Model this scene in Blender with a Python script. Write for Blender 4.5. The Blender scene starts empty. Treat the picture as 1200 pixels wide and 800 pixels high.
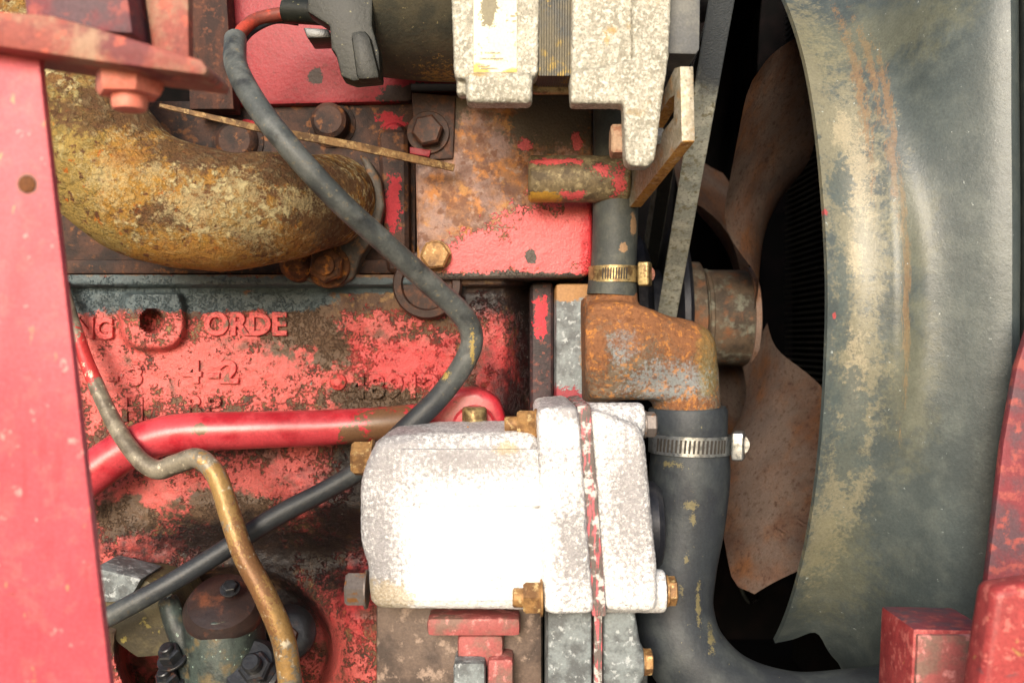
import bpy, bmesh, math, random
from mathutils import Vector, Matrix, noise as mnoise
R = math.radians
random.seed(7)
SC = bpy.context.scene
COL = SC.collection

# ------------------------------------------------------------------ camera, sky, sun, exposure
HFOV = R(55.0); CAMD = 0.576; FPX = 600.0 / math.tan(HFOV / 2)
cam = bpy.data.cameras.new('camera'); camo = bpy.data.objects.new('camera', cam); COL.objects.link(camo)
cam.sensor_width = 36; cam.lens = 18 / math.tan(HFOV / 2); cam.clip_start = 0.01; cam.clip_end = 50
camo.location = (0, -CAMD, 0); camo.rotation_euler = (R(90), 0, 0)
cam.dof.use_dof = True; cam.dof.focus_distance = 0.53; cam.dof.aperture_fstop = 13
SC.camera = camo
SUN_EL, SUN_AZ = R(19), R(-12)         # azimuth: turned from behind the camera towards the left
w = bpy.data.worlds.new('World'); SC.world = w; w.use_nodes = True
nt = w.node_tree; bgn = nt.nodes['Background']
sky = nt.nodes.new('ShaderNodeTexSky'); sky.sky_type = 'NISHITA'; sky.sun_disc = False
sky.sun_elevation = SUN_EL; sky.sun_rotation = math.pi - SUN_AZ; sky.dust_density = 3.0; sky.ozone_density = 0.6
nt.links.new(sky.outputs[0], bgn.inputs[0]); bgn.inputs[1].default_value = 0.125
sl = bpy.data.lights.new('sun', 'SUN'); slo = bpy.data.objects.new('sun', sl); COL.objects.link(slo)
sl.energy = 2.4; sl.angle = R(26); sl.color = (1.0, 0.95, 0.88)
sd = Vector((math.sin(SUN_AZ) * math.cos(SUN_EL), -math.cos(SUN_AZ) * math.cos(SUN_EL), math.sin(SUN_EL)))
slo.rotation_euler = (-sd).to_track_quat('-Z', 'Y').to_euler()
vs = SC.view_settings; vs.view_transform = 'Standard'; vs.look = 'None'; vs.gamma = 1; vs.use_curve_mapping = False
vs.exposure = 0.68

# ------------------------------------------------------------------ helpers
def W(px, py, y=0.0):
    """a point of the place: photograph column and row at depth y behind the engine block's face (metres)"""
    d = CAMD + y
    return Vector(((px - 600) / FPX * d, y, -(py - 400) / FPX * d))
def PX(n, y=0.0): return n / FPX * (CAMD + y)
def S(r, g, b):
    f = lambda c: (c / 255 / 12.92) if c <= 10 else ((c / 255 + 0.055) / 1.055) ** 2.4
    return (f(r), f(g), f(b), 1)
X, Y, Z = Vector((1, 0, 0)), Vector((0, 1, 0)), Vector((0, 0, 1))

def mat(name, base, layers=(), rough=0.6, metal=0.0, bump=(), spec=0.4, bd=0.001):
    m = bpy.data.materials.new(name); m.use_nodes = True
    t = m.node_tree; N = t.nodes; L = t.links
    for n in list(N): N.remove(n)
    out = N.new('ShaderNodeOutputMaterial'); p = N.new('ShaderNodeBsdfPrincipled'); L.new(p.outputs[0], out.inputs[0])
    geo = N.new('ShaderNodeNewGeometry'); pos = geo.outputs['Position']
    def noise(s, d, st, off):
        v = pos
        mp = N.new('ShaderNodeVectorMath'); mp.operation = 'MULTIPLY_ADD'; L.new(v, mp.inputs[0])
        mp.inputs[1].default_value = st or (1, 1, 1); mp.inputs[2].default_value = (off, off * 1.7, -off)
        n = N.new('ShaderNodeTexNoise'); L.new(mp.outputs[0], n.inputs['Vector'])
        n.inputs['Scale'].default_value = s; n.inputs['Detail'].default_value = d; n.inputs['Roughness'].default_value = 0.62
        return n.outputs['Fac']
    def mth(op, a, b=None, c=None):
        n = N.new('ShaderNodeMath'); n.operation = op
        for i, q in enumerate((a, b, c)):
            if q is None: continue
            if isinstance(q, (int, float)): n.inputs[i].default_value = q
            else: L.new(q, n.inputs[i])
        return n.outputs[0]
    def mixc(f, a, b):
        n = N.new('ShaderNodeMix'); n.data_type = 'RGBA'
        for k, q in ((0, f), (6, a), (7, b)):
            if isinstance(q, (tuple, float, int)): n.inputs[k].default_value = q
            else: L.new(q, n.inputs[k])
        return n.outputs[2]
    def mixf(f, a, b):
        n = N.new('ShaderNodeMix'); n.data_type = 'FLOAT'
        for k, q in ((0, f), (2, a), (3, b)):
            if isinstance(q, (float, int)): n.inputs[k].default_value = q
            else: L.new(q, n.inputs[k])
        return n.outputs[0]
    col = base; ro = float(rough); me = float(metal); h = None
    off = (sum(ord(c) for c in name) % 97) * 0.37
    for i, l in enumerate(layers):
        off += 3.1
        nz = noise(l.get('s', 60), l.get('d', 6), l.get('st'), off)
        if l.get('blobs'):
            f = None; y0 = l.get('y0', 0)
            for b in l['blobs']:
                c = W(b[0], b[1], y0); rx = PX(b[2], y0); rz = PX(b[3], y0)
                n = N.new('ShaderNodeVectorMath'); n.operation = 'MULTIPLY_ADD'; L.new(pos, n.inputs[0])
                n.inputs[1].default_value = (1 / rx, 0, 1 / rz); n.inputs[2].default_value = (-c.x / rx, 0, -c.z / rz)
                q = N.new('ShaderNodeVectorMath'); q.operation = 'LENGTH'; L.new(n.outputs[0], q.inputs[0])
                f = q.outputs['Value'] if f is None else mth('MINIMUM', f, q.outputs['Value'])
            v = mth('ADD', mth('SUBTRACT', 1.0, f), mth('ADD', mth('MULTIPLY', mth('SUBTRACT', nz, 0.5), l.get('a', 2.0) * 1.3),
                    mth('MULTIPLY', mth('SUBTRACT', noise(l.get('s', 60) * 4.3, 5, l.get('st'), off + 40), 0.5), l.get('a', 2.0) * 1.1)))
            lo, hi = -l.get('w', 0.1), l.get('w', 0.1)
        else:
            v = nz; lo, hi = l['t'] - l.get('w', 0.03), l['t'] + l.get('w', 0.03)
        r = N.new('ShaderNodeMapRange'); r.interpolation_type = 'SMOOTHSTEP'; L.new(v, r.inputs['Value'])
        r.inputs['From Min'].default_value = lo; r.inputs['From Max'].default_value = hi
        r.inputs['To Max'].default_value = l.get('k', 1.0)
        mk = r.outputs[0]
        col = mixc(mk, col, l['c'])
        if 'r' in l: ro = mixf(mk, ro, l['r'])
        if 'm' in l: me = mixf(mk, me, l['m'])
        if 'e' in l:
            e = mth('MULTIPLY', mk, l['e']); h = e if h is None else mth('ADD', h, e)
    if layers:   # fine unevenness of tone that every weathered surface has
        for sc_, lo, hi in ((780, .80, 1.16), (45, .88, 1.1)):
            r = N.new('ShaderNodeMapRange'); L.new(noise(sc_, 5, None, off + sc_), r.inputs['Value'])
            for k, q in (('From Min', .3), ('From Max', .7), ('To Min', lo), ('To Max', hi)): r.inputs[k].default_value = q
            n = N.new('ShaderNodeVectorMath'); n.operation = 'SCALE'
            if isinstance(col, tuple): n.inputs[0].default_value = col[:3]
            else: L.new(col, n.inputs[0])
            L.new(r.outputs[0], n.inputs['Scale']); col = n.outputs[0]
    for i, (s, amt) in enumerate(bump):
        e = mth('MULTIPLY', noise(s, 4, None, 11.3 * (i + 1)), amt); h = e if h is None else mth('ADD', h, e)
    for k, q in (('Base Color', col), ('Roughness', ro), ('Metallic', me)):
        if isinstance(q, (tuple, float)): p.inputs[k].default_value = q
        else: L.new(q, p.inputs[k])
    p.inputs['Specular IOR Level'].default_value = spec
    if h is not None:
        b = N.new('ShaderNodeBump'); b.inputs['Strength'].default_value = 1.0; b.inputs['Distance'].default_value = bd
        L.new(h, b.inputs['Height']); L.new(b.outputs[0], p.inputs['Normal'])
    return m

WORLDM = {}
def link(o, parent):
    COL.objects.link(o)
    if parent is not None:
        o.parent = parent; o.matrix_parent_inverse = WORLDM[parent].inverted()
    WORLDM[o] = Matrix.Translation(o.location)
def tag(o, label, cat, group=None, kind=None):
    o['label'] = label; o['category'] = cat
    if group: o['group'] = group
    if kind: o['kind'] = kind
    return o
def thing(name, label, cat, loc, group=None):
    o = bpy.data.objects.new(name, None); o.location = loc; o.empty_display_size = 0.02; link(o, None)
    return tag(o, label, cat, group)
def meshobj(name, me, m, parent=None, smooth=35):
    if smooth:
        for p in me.polygons: p.use_smooth = True
        me.set_sharp_from_angle(angle=R(smooth))
    if m is not None: me.materials.append(m)
    o = bpy.data.objects.new(name, me); link(o, parent); return o
def obj(name, bm, m, parent=None, smooth=35):
    bmesh.ops.recalc_face_normals(bm, faces=bm.faces)
    me = bpy.data.meshes.new(name); bm.to_mesh(me); bm.free()
    return meshobj(name, me, m, parent, smooth)
def B(): return bmesh.new()
def bevel(bm, w, seg=2, ang=25, geom=None):
    es = geom or [e for e in bm.edges if len(e.link_faces) == 2 and e.calc_face_angle(0) > R(ang)]
    bmesh.ops.bevel(bm, geom=es, offset=w, segments=seg, affect='EDGES', profile=0.6, clamp_overlap=True)
def frame(a):
    a = a.normalized(); u = a.cross(Z if abs(a.z) < 0.9 else X).normalized(); return a, u, a.cross(u)
def lathe(bm, o, axis, prof, n=32, cap=True, a0=0.0, a1=2 * math.pi, rot=0.0):
    a, u, v = frame(axis); full = a1 - a0 > 6.28; k = n if full else n + 1; rows = []
    for t, r in prof:
        rows.append([bm.verts.new(o + a * t + (u * math.cos(q) + v * math.sin(q)) * r)
                     for q in (rot + a0 + (a1 - a0) * i / n for i in range(k))])
    for A, C in zip(rows, rows[1:]):
        for i in range(n):
            j = (i + 1) % k; bm.faces.new((A[i], A[j], C[j], C[i]))
    if cap and full: bm.faces.new(rows[0]); bm.faces.new(rows[-1][::-1])
    return bm
def catmull(P, per=10):
    out = []
    Q = [P[0] * 2 - P[1]] + list(P) + [P[-1] * 2 - P[-2]]
    for i in range(1, len(Q) - 2):
        for k in range(per):
            t = k / per; a, b, c, d = Q[i - 1], Q[i], Q[i + 1], Q[i + 2]
            out.append(0.5 * (2 * b + (c - a) * t + (2 * a - 5 * b + 4 * c - d) * t * t + (3 * b - a - 3 * c + d) * t ** 3))
    out.append(P[-1].copy()); return out
def tubew(bm, P4, n=20, per=10, flat=1.0, wob=0.0):
    C = catmull([Vector((*p[0], p[1])) for p in P4], per)
    pts = [c.to_3d() for c in C]; rad = [c[3] for c in C]
    u = None; rows = []
    for i, p in enumerate(pts):
        tg = (pts[min(i + 1, len(pts) - 1)] - pts[max(i - 1, 0)]).normalized()
        if u is None: u = tg.cross(Y).normalized()
        u = (u - tg * u.dot(tg)).normalized(); v = tg.cross(u)
        row = []
        for k in range(n):
            q = 2 * math.pi * k / n; dr = u * math.cos(q) + v * math.sin(q) * flat
            r = rad[i]
            if wob: r *= 1 + wob * mnoise.noise((p + dr * r) * 60)
            row.append(bm.verts.new(p + dr * r))
        rows.append(row)
    for A, D in zip(rows, rows[1:]):
        for i in range(n): bm.faces.new((A[i], A[(i + 1) % n], D[(i + 1) % n], D[i]))
    bm.faces.new(rows[0]); bm.faces.new(rows[-1][::-1]); return bm
def tube(bm, pts, **k):
    """pts: (px, py, y, radius in px at that depth)"""
    return tubew(bm, [(W(a, b, c), PX(r, c)) for a, b, c, r in pts], **k)
def prism(bm, poly, y0, y1, bev=0.0, seg=2):
    """outline seen from the front at depth y0, extruded straight back to y1"""
    A = [bm.verts.new(W(a, b, y0)) for a, b in poly]
    C = [bm.verts.new(v.co + Y * (y1 - y0)) for v in A]; n = len(A)
    fs = [bm.faces.new(A), bm.faces.new(C[::-1])] + [bm.faces.new((A[i], C[i], C[(i + 1) % n], A[(i + 1) % n])) for i in range(n)]
    bmesh.ops.recalc_face_normals(bm, faces=fs)
    if bev: bevel(bm, bev, seg, geom=[e for e in {e for f in fs for e in f.edges} if e.calc_face_angle(0) > R(20)])
    return bm
def sweep(bm, quad, vec, bev=0.0, seg=2):
    """any world-space outline extruded along a vector"""
    A = [bm.verts.new(p) for p in quad]; C = [bm.verts.new(p + vec) for p in quad]; n = len(A)
    fs = [bm.faces.new(A), bm.faces.new(C[::-1])] + [bm.faces.new((A[i], C[i], C[(i + 1) % n], A[(i + 1) % n])) for i in range(n)]
    bmesh.ops.recalc_face_normals(bm, faces=fs)
    if bev: bevel(bm, bev, seg, geom=list({e for f in fs for e in f.edges}))
    return bm
def rect(x0, y0, x1, y1): return [(x0, y0), (x1, y0), (x1, y1), (x0, y1)]
def hexm(bm, c, axis, r, h, washer=0.0, stub=0.0, rot=0.3, wr=1.35):
    a = axis.normalized(); t = 0
    if washer: lathe(bm, c, a, [(0, r * wr * .98), (washer * .2, r * wr), (washer * .8, r * wr), (washer, r * wr * .97)], 28); t = washer
    lathe(bm, c, a, [(t - .0002, r), (t + h * .85, r), (t + h, r * .86)], 6, rot=rot)
    if stub: lathe(bm, c, a, [(t + h - .0005, r * .56), (t + h + stub * .85, r * .56), (t + h + stub, r * .46)], 18)
    return bm
def blend(bm, vox, it=4, fac=0.6):
    """fuse overlapping rough shapes into one cast skin with soft fillets"""
    bmesh.ops.recalc_face_normals(bm, faces=bm.faces)
    me = bpy.data.meshes.new('t'); bm.to_mesh(me); bm.free()
    o = bpy.data.objects.new('t', me); COL.objects.link(o)
    r = o.modifiers.new('r', 'REMESH'); r.mode = 'VOXEL'; r.voxel_size = vox
    s = o.modifiers.new('s', 'SMOOTH'); s.iterations = it; s.factor = fac
    dg = bpy.context.evaluated_depsgraph_get(); e = o.evaluated_get(dg)
    res = bpy.data.meshes.new_from_object(e)
    bpy.data.objects.remove(o); bpy.data.meshes.remove(me); return res
def roughen(me, amp, sc):
    nv = len(me.vertices); nr = [0.0] * (nv * 3); co = [0.0] * (nv * 3)
    me.vertices.foreach_get('normal', nr); me.vertices.foreach_get('co', co)
    for i in range(0, nv * 3, 3):
        n = amp * mnoise.fractal(Vector(co[i:i + 3]) * sc, 0.8, 2.0, 4)
        co[i] += nr[i] * n; co[i + 1] += nr[i + 1] * n; co[i + 2] += nr[i + 2] * n
    me.vertices.foreach_set('co', co); me.update()
def text_mesh(txt, px, py, hpx, y, depth, wide=1.0):
    cu = bpy.data.curves.new('t', 'FONT'); cu.body = txt; cu.align_x = 'CENTER'; cu.align_y = 'CENTER'
    cu.size = PX(hpx, y) / 0.69; cu.extrude = depth; cu.bevel_depth = depth * .35; cu.resolution_u = 3; cu.offset = 0.0003
    o = bpy.data.objects.new('t', cu); COL.objects.link(o)
    dg = bpy.context.evaluated_depsgraph_get(); dg.update()
    me = bpy.data.meshes.new_from_object(o.evaluated_get(dg)); bpy.data.objects.remove(o)
    c = W(px, py, y)
    for v in me.vertices: v.co = Vector((c.x + v.co.x * wide, c.y - v.co.z, c.z + v.co.y))
    me.materials.clear()
    return me
def sstep(a, b, t):
    t = max(0.0, min(1.0, (t - a) / (b - a))); return t * t * (3 - 2 * t)

# ------------------------------------------------------------------ materials
RED = S(205, 62, 66); REDD = S(150, 30, 38); PINK = S(222, 104, 104)
BROWN = S(104, 78, 54); DBROWN = S(58, 42, 34); OIL_AND_SHADE = S(26, 22, 24); RUST = S(150, 82, 34); ORUST = S(186, 98, 30)
OCHRE = S(178, 132, 60); TAN = S(172, 154, 116); GREY = S(120, 126, 124)
M = {}
M['block'] = mat('block_paint', S(112, 84, 62), [
    dict(c=S(78, 58, 48), s=90, t=.5, w=.1), dict(c=S(142, 112, 74), s=160, t=.6, w=.06),
    dict(c=S(196, 90, 85), r=.42, e=.5, s=150, d=9, a=3.2, w=.32, blobs=[(120, 430, 90, 70), (230, 425, 120, 58), (330, 430, 60, 60), (285, 378, 60, 18), (105, 382, 40, 22),
        (480, 425, 85, 42), (445, 385, 50, 18), (570, 415, 34, 50), (585, 455, 30, 30), (180, 580, 110, 42), (300, 560, 60, 42), (350, 560, 40, 60), (160, 650, 60, 24), (425, 690, 30, 40),
        (385, 780, 55, 85), (145, 785, 60, 34), (250, 440, 190, 40), (405, 490, 60, 20)]),
    dict(c=S(188, 44, 54), s=50, a=2.0, w=.3, k=.55, blobs=[(480, 430, 70, 30), (590, 440, 30, 60), (430, 690, 40, 40)]),
    dict(c=S(104, 80, 62), s=380, t=.63, w=.08, k=.55), dict(c=S(92, 70, 56), s=50, d=10, t=.59, w=.06, k=.8),
    dict(c=S(96, 76, 60), s=60, a=1.6, w=.2, blobs=[(360, 380, 46, 40), (385, 410, 22, 24), (450, 475, 80, 22), (240, 500, 60, 16), (270, 600, 60, 26), (150, 605, 40, 20), (160, 720, 50, 30)]),
    dict(c=OIL_AND_SHADE, r=.35, s=60, a=1.6, w=.7, k=.93, blobs=[(625, 400, 30, 130), (600, 480, 30, 50), (330, 655, 130, 50), (400, 620, 60, 70), (230, 640, 90, 30), (420, 560, 40, 60), (560, 350, 60, 22), (250, 760, 70, 60), (330, 720, 40, 40), (605, 350, 40, 30), (630, 450, 30, 60)]),  # oil stains, plus shade painted into the block's receding right corner
    dict(c=S(76, 88, 92), r=.5, s=60, a=1.0, w=.12, blobs=[(80, 345, 190, 22), (200, 334, 250, 10), (420, 334, 120, 9), (230, 352, 110, 14), (330, 350, 60, 16)]),
    dict(c=S(150, 148, 136), s=260, t=.72, w=.03),
], .62, bump=[(260, .35), (1000, .35)], bd=.0014)
M['letters'] = mat('letter_paint', S(208, 84, 80), [dict(c=S(96, 74, 56), s=200, t=.55, w=.06), dict(c=S(160, 50, 52), s=400, t=.55, w=.1)], .5, bump=[(700, .4)])
M['letters_bare'] = mat('letter_bare', S(84, 62, 48), [dict(c=S(170, 60, 62), s=160, t=.55, w=.04), dict(c=S(120, 96, 70), s=300, t=.6, w=.1)], .7, bump=[(700, .4)])
M['head'] = mat('head_grime', S(72, 48, 38), [
    dict(c=S(40, 30, 28), s=80, t=.5, w=.12), dict(c=S(120, 76, 44), s=150, t=.6, w=.06),
    dict(c=S(160, 36, 46), s=120, a=2.0, w=.1, blobs=[(455, 140, 14, 12), (462, 240, 9, 34), (290, 140, 14, 4)]),
], .7, bump=[(240, .6), (900, .3)])
M['plate'] = mat('rusty_painted_plate', S(150, 106, 72), [
    dict(c=S(112, 80, 66), s=70, t=.5, w=.1), dict(c=S(180, 118, 62), s=120, t=.55, w=.07), dict(c=S(166, 142, 128), s=200, t=.6, w=.06, k=.7),
    dict(c=S(158, 132, 124), s=50, t=.55, w=.08, k=.7), dict(c=S(110, 70, 48), s=170, d=9, t=.57, w=.05, k=.8), dict(c=S(186, 134, 72), s=80, t=.62, w=.05, k=.8), dict(c=S(98, 86, 70), s=120, a=1.6, w=.25, blobs=[(650, 145, 60, 36), (520, 130, 26, 26)]),
    dict(c=S(60, 44, 38), s=50, a=.8, w=.3, blobs=[(500, 155, 34, 46)]),
    dict(c=S(214, 96, 98), r=.38, e=.5, s=180, d=9, a=1.5, w=.06, y0=-.014, blobs=[(640, 285, 66, 46), (570, 300, 44, 30), (680, 260, 26, 50), (616, 170, 9, 7), (676, 165, 6, 12), (535, 305, 20, 16)]),
    dict(c=S(190, 40, 50), s=200, a=.8, w=.25, k=.8, y0=-.014, blobs=[(692, 290, 12, 50)]),
    dict(c=S(70, 62, 56), s=130, a=1.4, w=.1, y0=-.014, blobs=[(600, 326, 120, 8), (622, 300, 7, 9)]),
], .62, bump=[(200, .7), (800, .35)])
M['redpanel'] = mat('red_panel', S(140, 30, 42), [dict(c=S(120, 22, 30), s=200, t=.64, w=.05), dict(c=S(60, 26, 26), s=110, t=.7, w=.03),
    dict(c=S(50, 34, 30), s=100, a=1.2, w=.1, blobs=[(480, 108, 40, 12), (380, 128, 120, 8), (368, 88, 10, 9)])], .5, bump=[(400, .3)])
M['redpipe'] = mat('red_pipe_paint', S(190, 64, 72), [dict(c=S(168, 34, 46), s=60, t=.55, w=.1), dict(c=S(110, 80, 56), s=100, a=1.8, w=.08, y0=-.02, blobs=[(460, 495, 34, 26), (420, 510, 20, 14), (245, 500, 10, 6)]),
    dict(c=S(120, 50, 44), s=300, t=.7, w=.03)], .33, spec=.6, bump=[(150, .15)])
M['beam'] = mat('pink_red_beam', S(196, 84, 94), [dict(c=S(184, 74, 86), s=26, t=.5, w=.14), dict(c=S(212, 96, 98), s=160, d=9, t=.58, w=.08, k=.6), dict(c=S(160, 62, 72), s=330, t=.62, w=.06, k=.5, st=(1, 1, .12)), dict(c=S(120, 70, 66), s=260, d=9, t=.68, w=.03, k=.7), dict(c=S(212, 150, 100), s=200, d=3, t=.70, w=.05, st=(1, 1, .5), k=.7),
    dict(c=S(222, 170, 162), s=210, d=2, t=.71, w=.06, k=.55), dict(c=S(120, 84, 70), s=60, a=.3, w=.2, y0=-.276, blobs=[(32, 216, 12, 12)])], .5, bump=[(60, .3)])
M['manifold'] = mat('scaly_rust', S(136, 100, 60), [
    dict(c=S(98, 70, 46), s=55, t=.5, w=.1), dict(c=S(158, 116, 56), s=120, t=.53, w=.05, e=.4), dict(c=S(150, 120, 70), s=75, t=.55, w=.05),
    dict(c=S(190, 174, 130), s=230, d=9, t=.545, w=.07, e=.4), dict(c=S(164, 122, 52), s=110, a=2.2, w=.3, k=.75, y0=-.08, blobs=[(230, 300, 110, 22), (120, 230, 60, 70), (150, 200, 60, 40)]),
    dict(c=S(146, 132, 78), s=90, a=2.0, w=.3, k=.6, y0=-.08, blobs=[(90, 200, 40, 90), (100, 280, 50, 30)]),
    dict(c=S(96, 62, 42), s=150, t=.6, w=.04), dict(c=S(180, 104, 40), s=160, t=.66, w=.04), dict(c=S(92, 66, 46), s=90, a=2.2, w=.3, k=.85, y0=-.1, blobs=[(240, 170, 100, 26), (340, 190, 70, 24), (120, 120, 60, 30), (180, 250, 24, 14), (290, 280, 22, 16), (360, 250, 30, 40)]),  # brown rust patches; those along the top paint in the pipe's shade
    dict(c=S(184, 166, 122), s=230, d=10, a=5.0, w=.7, k=.6, y0=-.11, blobs=[(215, 238, 30, 20), (265, 215, 22, 16), (270, 265, 26, 14), (160, 195, 20, 12), (330, 225, 20, 10), (110, 200, 20, 30)]), dict(c=S(160, 112, 56), s=170, a=3.4, w=.4, k=.55, y0=-.1, blobs=[(220, 295, 50, 16), (255, 290, 20, 14), (330, 275, 22, 14), (140, 180, 20, 20)])], .85, bump=[(200, .35), (600, .6), (1500, .5)], bd=.0016, spec=.2)  # cream patches paint highlights on the pipe's middle; brown ones are rust
M['flange_grey'] = mat('grimy_flange', S(92, 86, 78), [dict(c=S(66, 58, 50), s=90, t=.5, w=.1), dict(c=S(120, 84, 52), s=160, t=.57, w=.06)], .6, bump=[(300, .5)])
M['rust'] = mat('brown_rust', S(104, 66, 40), [dict(c=S(66, 44, 32), s=120, t=.5, w=.1), dict(c=S(158, 100, 44), s=200, t=.58, w=.06)], .8, bump=[(300, .6)], spec=.25)
M['brass'] = mat('yellow_zinc_bolt', S(160, 122, 76), [dict(c=S(116, 84, 54), s=160, t=.5, w=.1), dict(c=S(196, 170, 120), s=300, t=.6, w=.06)], .55, metal=.25, bump=[(500, .4)])
M['bolt_grey'] = mat('grey_bolt', S(120, 112, 108), [dict(c=S(140, 96, 56), s=200, t=.6, w=.06)], .5, metal=.4, bump=[(500, .3)])
M['darkbolt'] = mat('dark_bolt', S(64, 46, 40), [dict(c=S(96, 60, 42), s=200, t=.55, w=.08)], .6, bump=[(400, .4)])
M['dbrown'] = mat('dark_rust_bar', S(70, 40, 30), [dict(c=S(46, 28, 24), s=140, t=.5, w=.1, st=(1, 1, .3)), dict(c=S(96, 56, 38), s=260, t=.6, w=.08)], .75, bump=[(300, .5)])
M['cable'] = mat('black_conduit', S(72, 76, 75), [dict(c=S(98, 101, 98), s=70, t=.53, w=.1), dict(c=S(120, 112, 92), s=320, t=.64, w=.04), dict(c=S(34, 36, 38), s=50, t=.6, w=.1), dict(c=S(36, 40, 46), s=60, a=.6, w=.5, k=.85, y0=-.05, blobs=[(480, 500, 60, 70), (300, 630, 260, 110)]),
    dict(c=S(160, 138, 78), s=420, a=4.0, w=.15, y0=-.055, blobs=[(554, 405, 2.5, 16), (521, 440, 4, 5)])], .5, bump=[(300, .3)], spec=.5)
M['cable2'] = mat('black_cable', S(38, 42, 48), [dict(c=S(64, 70, 76), s=80, t=.55, w=.1), dict(c=S(110, 100, 80), s=320, t=.7, w=.03)], .45, bump=[(300, .2)], spec=.5)
M['wire_red'] = mat('red_wire', S(170, 66, 50), [dict(c=S(120, 60, 50), s=120, t=.5, w=.1)], .5)
M['fuelpipe'] = mat('steel_fuel_pipe', S(140, 132, 116), [dict(c=S(104, 96, 84), s=90, t=.52, w=.1),
    dict(c=S(164, 130, 80), s=90, a=1.8, w=.15, y0=-.05, blobs=[(300, 690, 60, 160), (265, 580, 26, 40)]), dict(c=S(134, 92, 62), s=200, d=9, a=3.4, w=.15, k=.8, y0=-.05, blobs=[(310, 690, 24, 120)]),
    dict(c=S(190, 60, 60), s=120, a=1.6, w=.1, y0=-.03, blobs=[(100, 415, 24, 34)]), dict(c=S(212, 200, 176), s=200, t=.64, w=.05)], .42, metal=.25, bump=[(300, .4)])
M['alu'] = mat('cast_aluminium', S(236, 236, 236), [dict(c=S(200, 199, 200), s=560, t=.58, w=.08, k=.8), dict(c=S(242, 242, 241), s=240, t=.55, w=.1), dict(c=S(150, 140, 130), s=120, d=9, t=.64, w=.08, k=.5), dict(c=S(128, 125, 128), s=520, a=3.4, w=.7, k=.85, y0=-.107, blobs=[(738, 580, 34, 100), (444, 640, 26, 100), (460, 522, 70, 18), (545, 535, 110, 26), (445, 540, 44, 50), (665, 480, 30, 12), (670, 640, 22, 60)]), dict(c=S(170, 150, 110), s=200, a=1.5, w=.3, k=.6, y0=-.107, blobs=[(455, 700, 30, 20), (595, 525, 14, 8)])], .5, metal=.15, bump=[(500, .5), (1400, .3)])  # grey blobs paint shade on the pump's top and ends, beside oxidised speckle
M['alu_alt'] = mat('weathered_aluminium', S(178, 174, 160), [dict(c=S(146, 142, 128), s=70, t=.5, w=.12), dict(c=S(214, 211, 198), s=430, d=9, t=.54, w=.08, k=.8), dict(c=S(126, 122, 108), s=800, d=8, t=.55, w=.08, k=.7),
    dict(c=S(168, 138, 80), s=260, a=2.0, w=.4, k=.8, y0=-.115, blobs=[(716, 34, 8, 4), (712, 46, 3, 6), (560, 88, 10, 3)]), dict(c=S(150, 128, 84), s=60, t=.66, w=.05, k=.6)], .55, metal=.15, bump=[(420, .6), (1200, .4)])
M['sticker'] = mat('faded_label', S(218, 211, 180), [dict(c=S(196, 160, 76), s=60, a=1.2, w=.2, y0=-.12, blobs=[(560, 80, 16, 10), (600, 84, 14, 8)]), dict(c=S(140, 128, 96), s=300, t=.62, w=.05),
    dict(c=S(112, 104, 76), s=220, a=1.3, w=.1, y0=-.12, blobs=[(572, 6, 10, 20)])], .45, bump=[(500, .2)])
M['print'] = mat('label_print', S(140, 132, 110), [dict(c=S(206, 198, 164), s=500, t=.55, w=.05)], .5)
M['stator'] = mat('stator_steel', S(96, 90, 74), [dict(c=S(72, 74, 74), s=60, t=.5, w=.1), dict(c=S(140, 118, 60), s=120, t=.6, w=.05)], .55, metal=.3, bump=[(400, .3)])
M['altbody'] = mat('dusty_black_housing', S(78, 74, 60), [dict(c=S(60, 60, 52), s=60, t=.5, w=.1), dict(c=S(158, 130, 70), s=300, a=3.8, w=.15, y0=-.09, blobs=[(480, 92, 60, 12), (505, 76, 22, 12)]), dict(c=S(140, 130, 96), s=420, t=.68, w=.03)], .6, bump=[(400, .3)])
M['plastic'] = mat('black_plastic', S(22, 25, 21), [dict(c=S(32, 34, 28), s=90, t=.55, w=.1), dict(c=S(120, 116, 84), s=500, t=.68, w=.03)], .5, bump=[(400, .2)])
M['boss'] = mat('olive_red_tube', S(112, 98, 72), [dict(c=S(150, 136, 102), s=260, t=.55, w=.06), dict(c=S(84, 72, 54), s=120, t=.55, w=.08), dict(c=S(204, 84, 86), s=200, d=9, a=2.8, w=.09, e=.4, y0=-.045, blobs=[(655, 190, 34, 4), (705, 200, 12, 8), (724, 212, 7, 16), (672, 228, 14, 4)]),
    dict(c=S(176, 134, 50), s=110, a=1.2, w=.1, y0=-.045, blobs=[(635, 233, 24, 7)])], .6, bump=[(250, .6), (800, .3)])
M['strap'] = mat('rust_edged_steel', S(146, 138, 120), [dict(c=S(166, 158, 144), s=300, t=.52, w=.1), dict(c=S(168, 124, 70), s=160, t=.6, w=.08, k=.7), dict(c=S(120, 112, 96), s=500, t=.6, w=.06)], .5, metal=.35, bump=[(400, .3)])
M['strap_edge'] = mat('ochre_rust_edge', S(172, 128, 66), [dict(c=S(140, 96, 52), s=400, t=.54, w=.08), dict(c=S(184, 156, 120), s=300, t=.6, w=.08)], .6, bump=[(400, .4)])
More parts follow.
